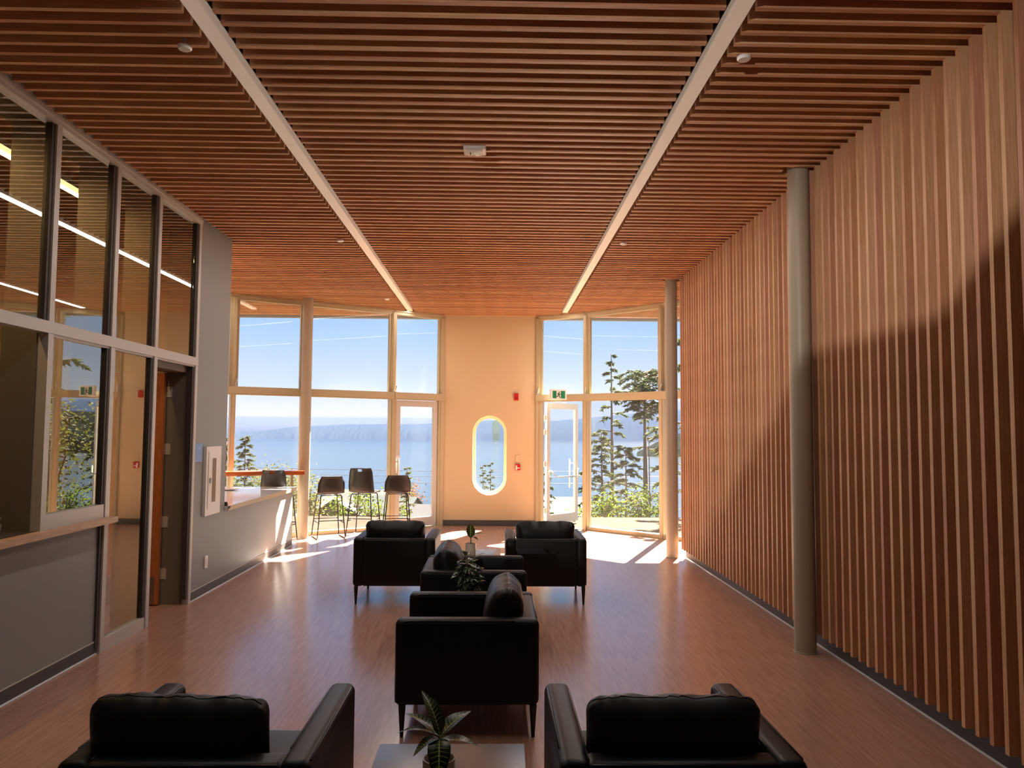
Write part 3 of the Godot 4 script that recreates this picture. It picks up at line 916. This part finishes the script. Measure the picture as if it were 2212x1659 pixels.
# ------------------------------------------------------------------ fittings
func fittings() -> void:
	# exit sign on the transom above the open door
	var b := bay_frame(facade[5], facade[6])
	var e := thing("exit_sign", "green running-man exit sign on the transom above the open door", "sign", Vector3(1.035, 2.14, -12.8), 0.25)
	box(e, "housing", Vector3(-0.14, 0, -0.03), Vector3(0.14, 0.17, 0.03), M.white)
	var im := Image.create(128, 72, false, Image.FORMAT_RGB8)
	im.fill(rgb(26, 128, 98))
	im.fill_rect(Rect2i(40, 0, 44, 72), rgb(232, 228, 222))
	var man := [[66, 12, 70, 13, 5], [60, 24, 66, 38, 6], [60, 24, 50, 30, 3], [50, 30, 49, 38, 3], [64, 24, 74, 32, 3], [74, 32, 82, 31, 3], [65, 40, 72, 52, 4], [72, 52, 74, 66, 4], [62, 42, 54, 52, 4], [54, 52, 42, 53, 4]]
	for y in 72:
		for x in 128:
			for s in man:
				var p := Geometry2D.get_closest_point_to_segment(Vector2(x, y), Vector2(s[0], s[1]), Vector2(s[2], s[3]))
				if p.distance_to(Vector2(x, y)) < s[4]: im.set_pixel(x, y, rgb(18, 66, 44))
	var sm := mat(Color.WHITE, 0.4)
	sm.albedo_texture = ImageTexture.create_from_image(im)
	var qm := QuadMesh.new()
	qm.size = Vector2(0.22, 0.125)
	part(e, "green_panel", qm, sm, Vector3(0, 0.085, 0.0315))
	# alarm devices and plates on the pale centre wall
	var t := thing("fire_alarm_horn", "small red fire alarm horn high on the pale centre wall", "alarm", Vector3(0.345, 2.2, -13.2))
	part(t, "body", rbox(Vector3(0.08, 0.12, 0.04), 0.008), M.red, Vector3(0, 0, 0.02))
	box(t, "grille", Vector3(-0.025, -0.045, 0.04), Vector3(0.025, 0.0, 0.043), mat(rgb(150, 14, 24), 0.5))
	t = thing("pull_station", "red fire alarm pull station below the blank plate", "alarm", Vector3(0.38, 1.0, -13.2))
	part(t, "body", rbox(Vector3(0.085, 0.105, 0.04), 0.008), M.red, Vector3(0, 0, 0.02))
	box(t, "white_label", Vector3(-0.038, -0.045, 0.04), Vector3(-0.012, 0.03, 0.043), M.white)
	box(t, "pull_bar", Vector3(-0.03, -0.02, 0.04), Vector3(0.03, -0.005, 0.052), M.white)
	t = thing("blank_plate", "pale blank cover plate above the red pull station", "wall plate", Vector3(0.38, 1.15, -13.2))
	part(t, "plate", rbox(Vector3(0.08, 0.12, 0.012), 0.004), M.cream_wall, Vector3(0, 0, 0.006))
	t = thing("wall_outlet", "cream outlet plate low on the centre wall left of the oval window", "outlet", Vector3(-0.62, 0.36, -13.2))
	part(t, "plate", rbox(Vector3(0.08, 0.12, 0.01), 0.004), M.cream_wall, Vector3(0, 0, 0.005))
	# grey wall: blue room sign, extinguisher cabinet, outlet
	t = thing("room_sign", "small blue room sign beside the door frame on the grey wall", "sign", Vector3(LX, 1.38, -7.385))
	box(t, "plate", Vector3(0, -0.085, -0.09), Vector3(0.012, 0.085, 0.09), mat(rgb(120, 158, 214), 0.4))
	box(t, "symbol", Vector3(0.012, 0.03, -0.03), Vector3(0.0135, 0.05, 0.03), mat(rgb(160, 190, 230), 0.4))
	t = thing("extinguisher_cabinet", "white recessed extinguisher cabinet with a narrow window on the grey wall", "cabinet", Vector3(LX, 1.1, -7.74))
	box(t, "frame", Vector3(0, -0.335, -0.2), Vector3(0.03, 0.335, 0.2), M.white)
	box(t, "door_panel", Vector3(0.03, -0.27, -0.14), Vector3(0.036, 0.29, 0.15), M.white)
	box(t, "narrow_window", Vector3(0.036, -0.21, -0.045), Vector3(0.038, 0.22, 0.05), mat(rgb(120, 100, 76), 0.2))
	box(t, "pull", Vector3(0.036, -0.02, 0.1), Vector3(0.05, 0.03, 0.125), M.steel)
	t = thing("wall_outlet", "white outlet plate low on the grey wall below the cabinet", "outlet", Vector3(LX, 0.31, -7.67))
	part(t, "plate", rbox(Vector3(0.012, 0.12, 0.075), 0.004), M.white, Vector3(0.006, 0, 0))
	box(t, "socket", Vector3(0.012, -0.035, -0.018), Vector3(0.0135, 0.035, 0.018), mat(rgb(210, 206, 200), 0.4))
	# round sprinkler covers
	var spots := [[-1.64, -3.93, "near the front, left of the left light strip"], [1.3, -3.94, "near the front, right of the right light strip"], [-1.65, -7.99, "in the middle, left of the left light strip"], [1.33, -7.98, "in the middle, right of the right light strip"], [-1.66, -11.55, "by the windows, left of the left light strip"]]
	for s in spots:
		var k := thing("sprinkler_cover", "small round white sprinkler cover " + s[2], "sprinkler", Vector3(s[0], CEIL, s[1]), 0.0, "sprinkler covers in the slat ceiling")
		part(k, "cover", lathe([Vector2(0, -0.022), Vector2(0.03, -0.022), Vector2(0.036, -0.016), Vector2(0.037, -0.004), Vector2(0, -0.004)], 28), M.white)
		part(k, "stem", tube([Vector3(0, -0.006, 0), Vector3(0, 0.12, 0)], 0.012, 8), M.steel)
	t = thing("ceiling_sensor", "white rectangular sensor with a round lens in the slat ceiling centre", "sensor", Vector3(-0.165, CEIL, -5.34))
	part(t, "plate", rbox(Vector3(0.16, 0.03, 0.14), 0.012, 3), M.white, Vector3(0, -0.01, 0))
	part(t, "inner_plate", rbox(Vector3(0.11, 0.01, 0.1), 0.004, 2), M.white, Vector3(0, -0.028, 0))
	part(t, "lens", lathe([Vector2(0, -0.05), Vector2(0.015, -0.047), Vector2(0.025, -0.034), Vector2(0.026, -0.03), Vector2(0, -0.03)], 20), M.diffuser, Vector3(0.018, 0, 0))
	box(t, "button", Vector3(-0.035, -0.036, -0.02), Vector3(-0.028, -0.032, 0.02), M.black)
	part(t, "stem", tube([Vector3(0, 0.0, 0), Vector3(0, 0.12, 0)], 0.02, 8), M.steel)

func rear() -> void:
	# behind the camera: guard wall of a stair and a spotlight in the hall behind it
	var g := struct("wall_stair_guard")
	var poly := PackedVector2Array([Vector2(-7.2, 0), Vector2(-7.2, 1.6), Vector2(-1.93, 1.64), Vector2(-1.29, 2.32), Vector2(-0.83, 2.32), Vector2(-0.2, 2.92), Vector2(0.5, 3.6), Vector2(2.47, 3.6), Vector2(2.47, 0)])
	part(g, "guard", prism(poly, Vector3(0, 0, 1.0), Vector3.RIGHT, Vector3.UP, Vector3(0, 0, 0.1)), M.grey_paint)
	var t := thing("spot_fitting", "white track spotlight in the hall behind the camera", "spotlight", Vector3(-4.0, 2.4, 6.0))
	part(t, "bulb", lathe([Vector2(0, -0.06), Vector2(0.05, -0.04), Vector2(0.06, 0.0), Vector2(0.05, 0.04), Vector2(0, 0.06)], 16), emit(rgb(255, 235, 210), 3.0))
	part(t, "drop_rod", tube([Vector3(0, 0.05, 0), Vector3(0, CEIL - 2.4, 0)], 0.01, 8), M.steel)
	var l := SpotLight3D.new()
	l.name = "hall_spot"
	add_child(l)
	l.position = Vector3(-4.0, 2.4, 6.0)
	l.basis = Basis.looking_at(Vector3(2.4, 2.2, -6.4) - l.position)
	l.spot_angle = 17.0
	l.spot_range = 40.0
	l.light_size = 0.06
	l.light_energy = 18.0
	l.light_color = Color(1.0, 0.96, 0.93)
	l.shadow_enabled = true

# ------------------------------------------------------------------ outdoors
func px(x: float, y: float, z: float) -> Vector3:
	# a point seen at photo position (x, y) at depth z, in level coordinates of the room axis
	return Vector3((x - 1071.5) / 1661.0 * z, 1.6 - (y - 933.0) / 1661.0 * z, -z)

func ground_y(d: float) -> float:
	return maxf(-0.7 - (d - 15.0) * 0.125, -28.9)

func outdoors() -> void:
	var rng := RandomNumberGenerator.new()
	rng.seed = 77
	var t := struct("terrace")
	box(t, "slab", Vector3(-9, -0.3, -14.9), Vector3(9, -0.03, -9.0), M.concrete)
	var base := struct("ground_under_building")
	box(base, "foundation", Vector3(-9, -1.2, -14.6), Vector3(9, -0.3, 8.5), M.concrete)
	# hillside falling to the shore
	var st := begin()
	st.set_smooth_group(0)
	var nz := 40
	var nx := 40
	var hn := FastNoiseLite.new()
	hn.seed = 4
	hn.frequency = 0.03
	var gp := func(i: int, j: int) -> Vector3:
		var d := 14.7 + pow(float(i) / nz, 1.8) * 270.0
		var x := (float(j) / nx * 2.0 - 1.0) * (40.0 + d * 1.2)
		return Vector3(x, ground_y(d) + (hn.get_noise_2d(x, d) * minf(2.5, d * 0.03) if i > 1 else 0.0), -d)
	for i in nz:
		for j in nx:
			var q := [gp.call(i, j), gp.call(i + 1, j), gp.call(i + 1, j + 1), gp.call(i, j + 1)]
			for o in [0, 1, 2, 0, 2, 3]: st.add_vertex(q[o])
	var gm := mat(rgb(56, 50, 36), 0.95, 0.0, 0.0)
	gm.albedo_texture = ramp_tex(512, 0.02, 41, rgb(150, 170, 100), rgb(255, 230, 205), 5)
	gm.uv1_triplanar = true
	gm.uv1_world_triplanar = true
	gm.uv1_scale = Vector3(0.05, 0.05, 0.05)
	var hs := struct("ground_hillside")
	part(hs, "slope", done(st, true), gm)
	# sea
	var sea := struct("ground_sea")
	var pm := PlaneMesh.new()
	pm.size = Vector2(16000, 7000)
	var wm := mat(rgb(20, 40, 56), 0.14)
	wm.metallic_specular = 0.22
	wm.normal_enabled = true
	var wn := noise_img(512, 0.02, 51, 4)
	wn.bump_map_to_normal_map(2.0)
	wm.normal_texture = ImageTexture.create_from_image(wn)
	wm.normal_scale = 0.25
	wm.uv1_triplanar = true
	wm.uv1_world_triplanar = true
	wm.uv1_scale = Vector3(0.002, 0.02, 0.012)
	part(sea, "water", pm, wm, Vector3(0, -28.4, -3600))
	# far hills and the nearer headland
	var far := [[-1500, 944], [-400, 941], [300, 942], [480, 939], [560, 938], [590, 934], [640, 924], [700, 921], [760, 917], [850, 916], [930, 914], [1000, 909], [1090, 902], [1180, 905], [1260, 897], [1330, 888], [1400, 880], [1480, 872], [1600, 862], [1800, 850], [2200, 870], [3200, 900]]
	hills("forested hills along the far shore of the water", far, 2800.0, 700.0, mat(rgb(46, 56, 58), 0.95, 0.0, 0.0), 61)
	hills("dark wooded headland jutting into the water on the right", [[1378, 985], [1388, 979], [1402, 970], [1418, 960], [1440, 946], [1500, 925], [1600, 905], [1800, 890], [2300, 880]], 960.0, 260.0, mat(rgb(26, 32, 32), 0.95, 0.0, 0.0), 62)
	# thin haze over the far water: low on the left, deeper before the higher hills on the right
	var hm := FogMaterial.new()
	hm.density = 0.0016
	hm.albedo = Color(0.29, 0.36, 0.52)
	for k in 2:
		var haze := FogVolume.new()
		haze.name = numbered("sea_haze")
		haze.size = Vector3(4500, [74.0, 134.0][k], 500)
		haze.position = Vector3([-2262.0, 2262.0][k], -28.6 + haze.size.y * 0.5, -2540)
		haze.material = hm
		add_child(haze)
		tag(haze, ["low blue haze over the water before the left hills", "blue haze over the water before the higher right hills"][k], "haze", "", "stuff")
	trees(rng)
	houses(rng)
	var wires := thing("utility_wires", "thin overhead utility wires crossing the water view", "wires", Vector3(0, 0, 0))
	for k in 3:
		var pts := []
		for i in 25:
			var u := i / 24.0
			pts.append(px(lerpf(400, 1700, u), [1010.0, 1022.0, 1036.0][k] + sin(u * PI) * 8.0, 38.0))
		part(wires, "wire", tube(pts, 0.012, 5), mat(rgb(120, 125, 130), 0.5))

func hills(label: String, prof: Array, z: float, deep: float, m: Material, seed_: int) -> void:
	var o := thing("hill_range" if z > 2000 else "headland", label, "hills", px(prof[0][0], 933.0, z) * Vector3(1, 0, 1) + Vector3(0, -28.4, 0))
	var n := FastNoiseLite.new()
	n.seed = seed_
	n.frequency = 0.09
	var st := begin()
	st.set_smooth_group(-1)
	var cols := []
	for i in prof.size() - 1:
		var steps := maxi(2, int((prof[i + 1][0] - prof[i][0]) / 5.0))
		for k in steps:
			cols.append(Vector2(lerpf(prof[i][0], prof[i + 1][0], float(k) / steps), lerpf(prof[i][1], prof[i + 1][1], float(k) / steps)))
	var grid := []
	for c in cols.size():
		var p := px(cols[c].x, cols[c].y, z)
		var h := p.y + 28.4
		var row := []
		for r in 9:
			var u := r / 8.0
			var y := h * pow(sin(minf(u * 1.05, 1.0) * PI * 0.5), 0.8) + n.get_noise_2d(c * 0.25, r * 4.0) * h * 0.1 * (1.0 if r > 0 and r < 7 else 0.0) + (rnd(c * 13 + r) * 3.5 * z / 2800.0 if r > 0 else -3.0)
			row.append(Vector3(p.x * (1.0 + u * deep / z), y, -z - u * deep + n.get_noise_2d(c * 0.7, 50.0 + r) * deep * 0.06) - Vector3(o.position.x, 0, 0))
		grid.append(row)
	for c in cols.size() - 1:
		for r in 8:
			for v in [grid[c][r], grid[c][r + 1], grid[c + 1][r + 1], grid[c][r], grid[c + 1][r + 1], grid[c + 1][r]]: st.add_vertex(v - Vector3(0, 0, o.position.z))
	part(o, "slope", done(st), m)

func rnd(i: int) -> float:
	return fposmod(sin(i * 12.9898) * 43758.5453, 1.0)

func conifer(label: String, top: Vector3, base_y: float, crown: float, spread: float, n: int, seed_: int, m: Material, opts := {}) -> void:
	# crown: share of the height that carries branches, counted from the top
	var H := top.y - base_y
	var t := thing("conifer_tree", label, "tree", Vector3(top.x, base_y, top.z), 0.0, "conifers outside the windows")
	var rng := RandomNumberGenerator.new()
	rng.seed = seed_
	var r0: float = opts.get("trunk", H * 0.016)
	part(t, "trunk", tube([Vector3(0, 0, 0), Vector3(0.02 * H * 0.2, H * 0.5, 0), Vector3(0, H, 0)], r0, 8, r0 * 0.1), M.bark)
	var st := begin()
	st.set_smooth_group(-1)
	var wood_st := begin()
	wood_st.set_smooth_group(0)
	var power: float = opts.get("power", 0.8)
	for i in n:
		var u := (i + rng.randf()) / n
		var y := H * (1.0 - crown * u)
		var a := i * 2.399 + rng.randf() * 0.8
		var shape: float = pow(u, power)
		if opts.get("umbrella", false): shape = 0.45 + 0.55 * sin(PI * pow(u, 0.7))
		var L := spread * maxf(shape, 0.1) * rng.randf_range(0.55, 1.1)
		var lift: float = opts.get("lift", 0.15)
		var dir := Vector3(cos(a), 0, sin(a))
		var p0 := Vector3(0, y, 0)
		var mid := p0 + dir * L * 0.55 + Vector3(0, L * lift, 0)
		var tip := p0 + dir * L + Vector3(0, L * (lift - 0.25), 0)
		tube_into(wood_st, PackedVector3Array([p0, mid, tip]), 0.012 * H * 0.12 + 0.008, 0.004, 4)
		var sprays: int = opts.get("sprays", 14) * 5
		for k in sprays:
			var v := (k + rng.randf()) / sprays
			if v < 0.2 and not opts.has("dense"): continue
			var c := p0.lerp(mid, v / 0.55) if v < 0.55 else mid.lerp(tip, (v - 0.55) / 0.45)
			var side := dir.cross(Vector3.UP) * (1.0 if k % 2 == 0 else -1.0)
			var sl: float = opts.get("spray", 0.3) * rng.randf_range(0.3, 0.72)
			var d := (side * rng.randf_range(0.3, 1.0) + dir * 0.6 + Vector3(0, rng.randf_range(-0.9, 0.1), 0)).normalized() * sl
			var w := d.cross(Vector3(rng.randf_range(-1, 1), rng.randf_range(-1, 1), rng.randf_range(-1, 1))).normalized() * sl * 0.1
			for q in 2:
				var e := d.rotated(Vector3.UP, rng.randf_range(-0.6, 0.6)) * rng.randf_range(0.7, 1.0)
				for vv in [c, c + e * 0.45 + w, c + e, c, c + e, c + e * 0.45 - w]: st.add_vertex(vv)
	part(t, "branches", done(wood_st), M.bark)
	part(t, "foliage", done(st), m)

func leafy(called: String, label: String, category: String, base: Vector3, size: Vector3, n: int, leaf: float, seed_: int, m: Material, group: String, stems := 5) -> void:
	var t := thing(called, label, category, base, 0.0, group)
	var rng := RandomNumberGenerator.new()
	rng.seed = seed_
	var ws := begin()
	ws.set_smooth_group(0)
	var tips := []
	for i in stems:
		var a := rng.randf() * TAU
		var r := rng.randf_range(0.3, 0.9)
		var tip := Vector3(cos(a) * size.x * 0.5 * r, size.y * rng.randf_range(0.7, 0.98), sin(a) * size.z * 0.5 * r)
		tips.append(tip)
		tube_into(ws, PackedVector3Array([Vector3(tip.x * 0.15, 0, tip.z * 0.15), tip * Vector3(0.6, 0.5, 0.6), tip]), 0.012 + size.y * 0.012, 0.004, 5)
	part(t, "stems", done(ws), M.bark)
	var st := begin()
	st.set_smooth_group(-1)
	for i in n:
		var tip: Vector3 = tips[i % stems]
		var c := tip * Vector3(0.15, 0, 0.15)
		var u := sqrt(rng.randf())
		c = c.lerp(tip, u) + Vector3(rng.randfn(0, 0.16) * size.x, rng.randfn(0, 0.07) * size.y, rng.randfn(0, 0.16) * size.z)
		if c.y < 0.0: continue
		var d := Vector3(rng.randf_range(-1, 1), rng.randf_range(-0.5, 0.9), rng.randf_range(-1, 1)).normalized() * leaf * rng.randf_range(0.6, 1.2)
		var w := d.cross(Vector3(rng.randf_range(-1, 1), 1, rng.randf_range(-1, 1))).normalized() * leaf * 0.26
		for vv in [c, c + d * 0.5 + w, c + d, c, c + d, c + d * 0.5 - w]: st.add_vertex(vv)
	part(t, "foliage", done(st), m)

func leaf_mat(c: Color, back: Color) -> StandardMaterial3D:
	var m := mat(c, 0.8, 0.0, 0.15)
	m.backlight_enabled = true
	m.backlight = back
	m.cull_mode = BaseMaterial3D.CULL_DISABLED
	return m

func trees(rng: RandomNumberGenerator) -> void:
	M.bark = mat(rgb(112, 92, 78), 0.9)
	var dark := leaf_mat(rgb(66, 76, 54), Color(0.24, 0.27, 0.14))
	var mid := leaf_mat(rgb(84, 88, 54), Color(0.32, 0.32, 0.12))
	var gold := leaf_mat(rgb(74, 74, 32), Color(0.34, 0.32, 0.1))
	var rust := leaf_mat(rgb(100, 60, 32), Color(0.36, 0.22, 0.08))
	var lime := leaf_mat(rgb(62, 76, 26), Color(0.3, 0.36, 0.1))
	# right hand window
	conifer("tall sparse conifer with a thin bare trunk in the right window", px(1321, 762, 30), -5.0, 0.42, 1.2, 24, 1, dark, {"sprays": 20, "spray": 0.34, "lift": 0.1, "trunk": 0.13})
	conifer("tall conifer with a round bushy crown beside the right column", px(1393, 803, 26), -4.2, 0.2, 1.15, 60, 2, dark, {"umbrella": true, "sprays": 16, "spray": 0.32, "lift": 0.25, "trunk": 0.16})
	conifer("slender conifer with a few low branches behind the bushy-crowned one", px(1402, 868, 28.6), -4.2, 0.34, 1.0, 7, 12, mid, {"sprays": 16, "spray": 0.3, "lift": 0.0, "trunk": 0.05})
	conifer("dense dark conifer at the left edge of the right window", px(1300, 930, 27), -4.5, 0.95, 1.5, 70, 3, dark, {"sprays": 16, "spray": 0.34, "power": 0.45})
	conifer("dense dark conifer between the two tall trunks", px(1352, 962, 24), -4.0, 0.95, 1.35, 70, 4, dark, {"sprays": 16, "spray": 0.3, "power": 0.5})
	conifer("drooping dark conifer partly hidden by the right column", px(1436, 880, 20), -3.4, 0.95, 0.9, 36, 5, dark, {"sprays": 14, "spray": 0.32, "power": 0.5, "lift": -0.1})
	conifer("small conifer seen through the lower half of the open door", px(1180, 1012, 24), -4.0, 0.9, 1.0, 40, 6, dark, {"sprays": 14, "spray": 0.28})
	# oval window
	conifer("left of two young spruces seen in the oval window", px(1045, 1003, 40), -6.5, 0.95, 1.0, 44, 7, dark, {"sprays": 12, "spray": 0.3, "lift": 0.4})
	conifer("right of two young spruces seen in the oval window", px(1061, 998, 42), -7.0, 0.95, 1.0, 44, 8, dark, {"sprays": 12, "spray": 0.3, "lift": 0.4})
	# left windows
	conifer("grey-green conifer with a pale crown seen through the closed glass door", px(882, 1008, 40), -6.5, 0.85, 1.1, 50, 9, mid, {"sprays": 12, "spray": 0.32, "lift": 0.3})
	conifer("dark conifer at the far left edge of the left windows", px(496, 948, 30), -5.0, 0.95, 1.3, 60, 10, dark, {"sprays": 14, "spray": 0.36, "power": 0.6})
	conifer("ragged dark conifer left of the golden tree", px(536, 944, 37), -5.8, 0.95, 1.5, 80, 11, dark, {"sprays": 14, "spray": 0.38, "power": 0.55})
	leafy("broadleaf_tree", "golden-green broadleaf tree in the left window below the water line", "tree", Vector3(px(598, 985, 54).x, -7.0, -54), Vector3(4.8, 6.2, 4.2), 9000, 0.2, 21, gold, "broadleaf trees outside the windows", 16)
	leafy("broadleaf_tree", "rust-orange autumn tree seen through the closed glass door", "tree", Vector3(px(886, 1040, 56).x, -7.0, -56), Vector3(2.2, 4.9, 2.2), 3500, 0.18, 22, rust, "broadleaf trees outside the windows", 12)
	leafy("broadleaf_tree", "yellowish broadleaf treetop beside the left round column", "tree", Vector3(px(684, 1020, 34).x, -5.0, -34), Vector3(1.2, 4.7, 1.2), 1600, 0.16, 24, gold, "broadleaf trees outside the windows", 8)
	# right of the slat wall, mirrored in the office glass
	leafy("broadleaf_tree", "bronze-green broadleaf tree mirrored in the office glass", "tree", Vector3(9.4, -2.5, -25), Vector3(4.6, 5.2, 4.6), 7000, 0.15, 25, mid, "broadleaf trees outside the windows", 18)
	conifer("tall conifer mirrored in the office glass beside the bronze tree", Vector3(4.95, 6.5, -18.5), -2.0, 0.7, 1.7, 22, 26, dark, {"sprays": 18, "spray": 0.4, "trunk": 0.15})
	# bright shrubs along the terrace edge
	var spots := [[1292, 1062, 16.2, 0.7, "lime-leaved shrub at the terrace edge left of the right window"], [1345, 1085, 15.9, 0.5, "low lime-leaved sprig in the middle of the right window"], [1392, 1052, 16.0, 0.9, "tall lime-leaved shrub in the right window"], [1428, 1070, 15.8, 0.6, "lime-leaved shrub beside the right column"], [1262, 1078, 16.4, 0.6, "lime-leaved sprig in the gap beside the open door"], [727, 1080, 16.0, 0.55, "lime-leaved sprig behind the low-backed stool by the column"], [790, 1052, 16.3, 0.55, "taller lime-leaved sprig between the bar stools"], [812, 1082, 16.0, 0.6, "lime-leaved shrub behind the stool nearest the glass door"], [862, 1085, 16.2, 0.4, "small lime-leaved sprig at the foot of the glass door"]]
	var i := 0
	for s in spots:
		var p := px(s[0], s[1], s[2])
		leafy("terrace_shrub", s[4], "shrub", Vector3(p.x, -0.72, p.z), Vector3(s[3], p.y + 0.72 + 0.1, s[3]), int(330 * s[3] / 0.5), 0.085, 200 + i, lime, "shrubs along the terrace edge", 5)
		i += 1

func houses(rng: RandomNumberGenerator) -> void:
	var specs := [
		["grey-roofed house with a timber gable behind the first stool", 722, 1074, 46.0, 3.6, 4.4, 0.25, rgb(112, 92, 66), rgb(72, 70, 70)],
		["wide house with a long grey-brown roof behind the middle stools", 796, 1060, 66.0, 5.6, 4.0, 1.45, rgb(120, 118, 118), rgb(66, 62, 60)],
		["pale house with a green-white roof behind the stool by the door", 852, 1074, 53.0, 2.6, 3.2, 1.2, rgb(126, 128, 130), rgb(84, 94, 92)],
		["low house with a light grey roof below the glass door", 932, 1092, 44.0, 4.2, 4.0, 1.2, rgb(120, 108, 94), rgb(92, 91, 92)],
		["low reddish-brown shed on the shore seen past the open door", 1225, 1073, 90.0, 14.0, 5.0, 1.5, rgb(100, 76, 64), rgb(88, 66, 58)]]
	for s in specs:
		var p := px(s[1], s[2], s[3])
		var g := ground_y(s[3]) - 0.3
		var H := p.y - g
		var W: float = s[4]
		var D: float = s[5]
		var t := thing("house", s[0], "house", Vector3(p.x, g, p.z), s[6], "houses below the terrace")
		var rise := minf(1.5, W * 0.32)
		var eave := H - rise
		var wallm := mat(s[7], 0.8)
		part(t, "walls", prism(PackedVector2Array([Vector2(-W / 2, 0), Vector2(W / 2, 0), Vector2(W / 2, eave), Vector2(0, H - 0.06), Vector2(-W / 2, eave)]), Vector3(0, 0, -D / 2), Vector3.RIGHT, Vector3.UP, Vector3(0, 0, D)), wallm)
		var rm := mat(s[8], 0.8)
		for k in [-1.0, 1.0]:
			var a := Vector3(0, H, 0)
			var e := Vector3(k * (W / 2 + 0.3), eave - 0.3 * rise / (W / 2), 0)
			part(t, "roof", prism(PackedVector2Array([Vector2(0, 0), Vector2((e - a).length(), 0), Vector2((e - a).length(), D + 0.6), Vector2(0, D + 0.6)]), a + Vector3(0, 0, -D / 2 - 0.3), (e - a).normalized(), Vector3.BACK, Vector3(0, 0.08, 0)), rm)
		for x in [-W * 0.22, W * 0.22]:
			var win := box(t, "window", Vector3(x - 0.45, eave - 1.3, D / 2), Vector3(x + 0.45, eave - 0.35, D / 2 + 0.04), M.white)
			box(win, "pane", Vector3(-0.38, -0.4, 0.02), Vector3(0.38, 0.4, 0.03), mat(rgb(70, 84, 96), 0.15))
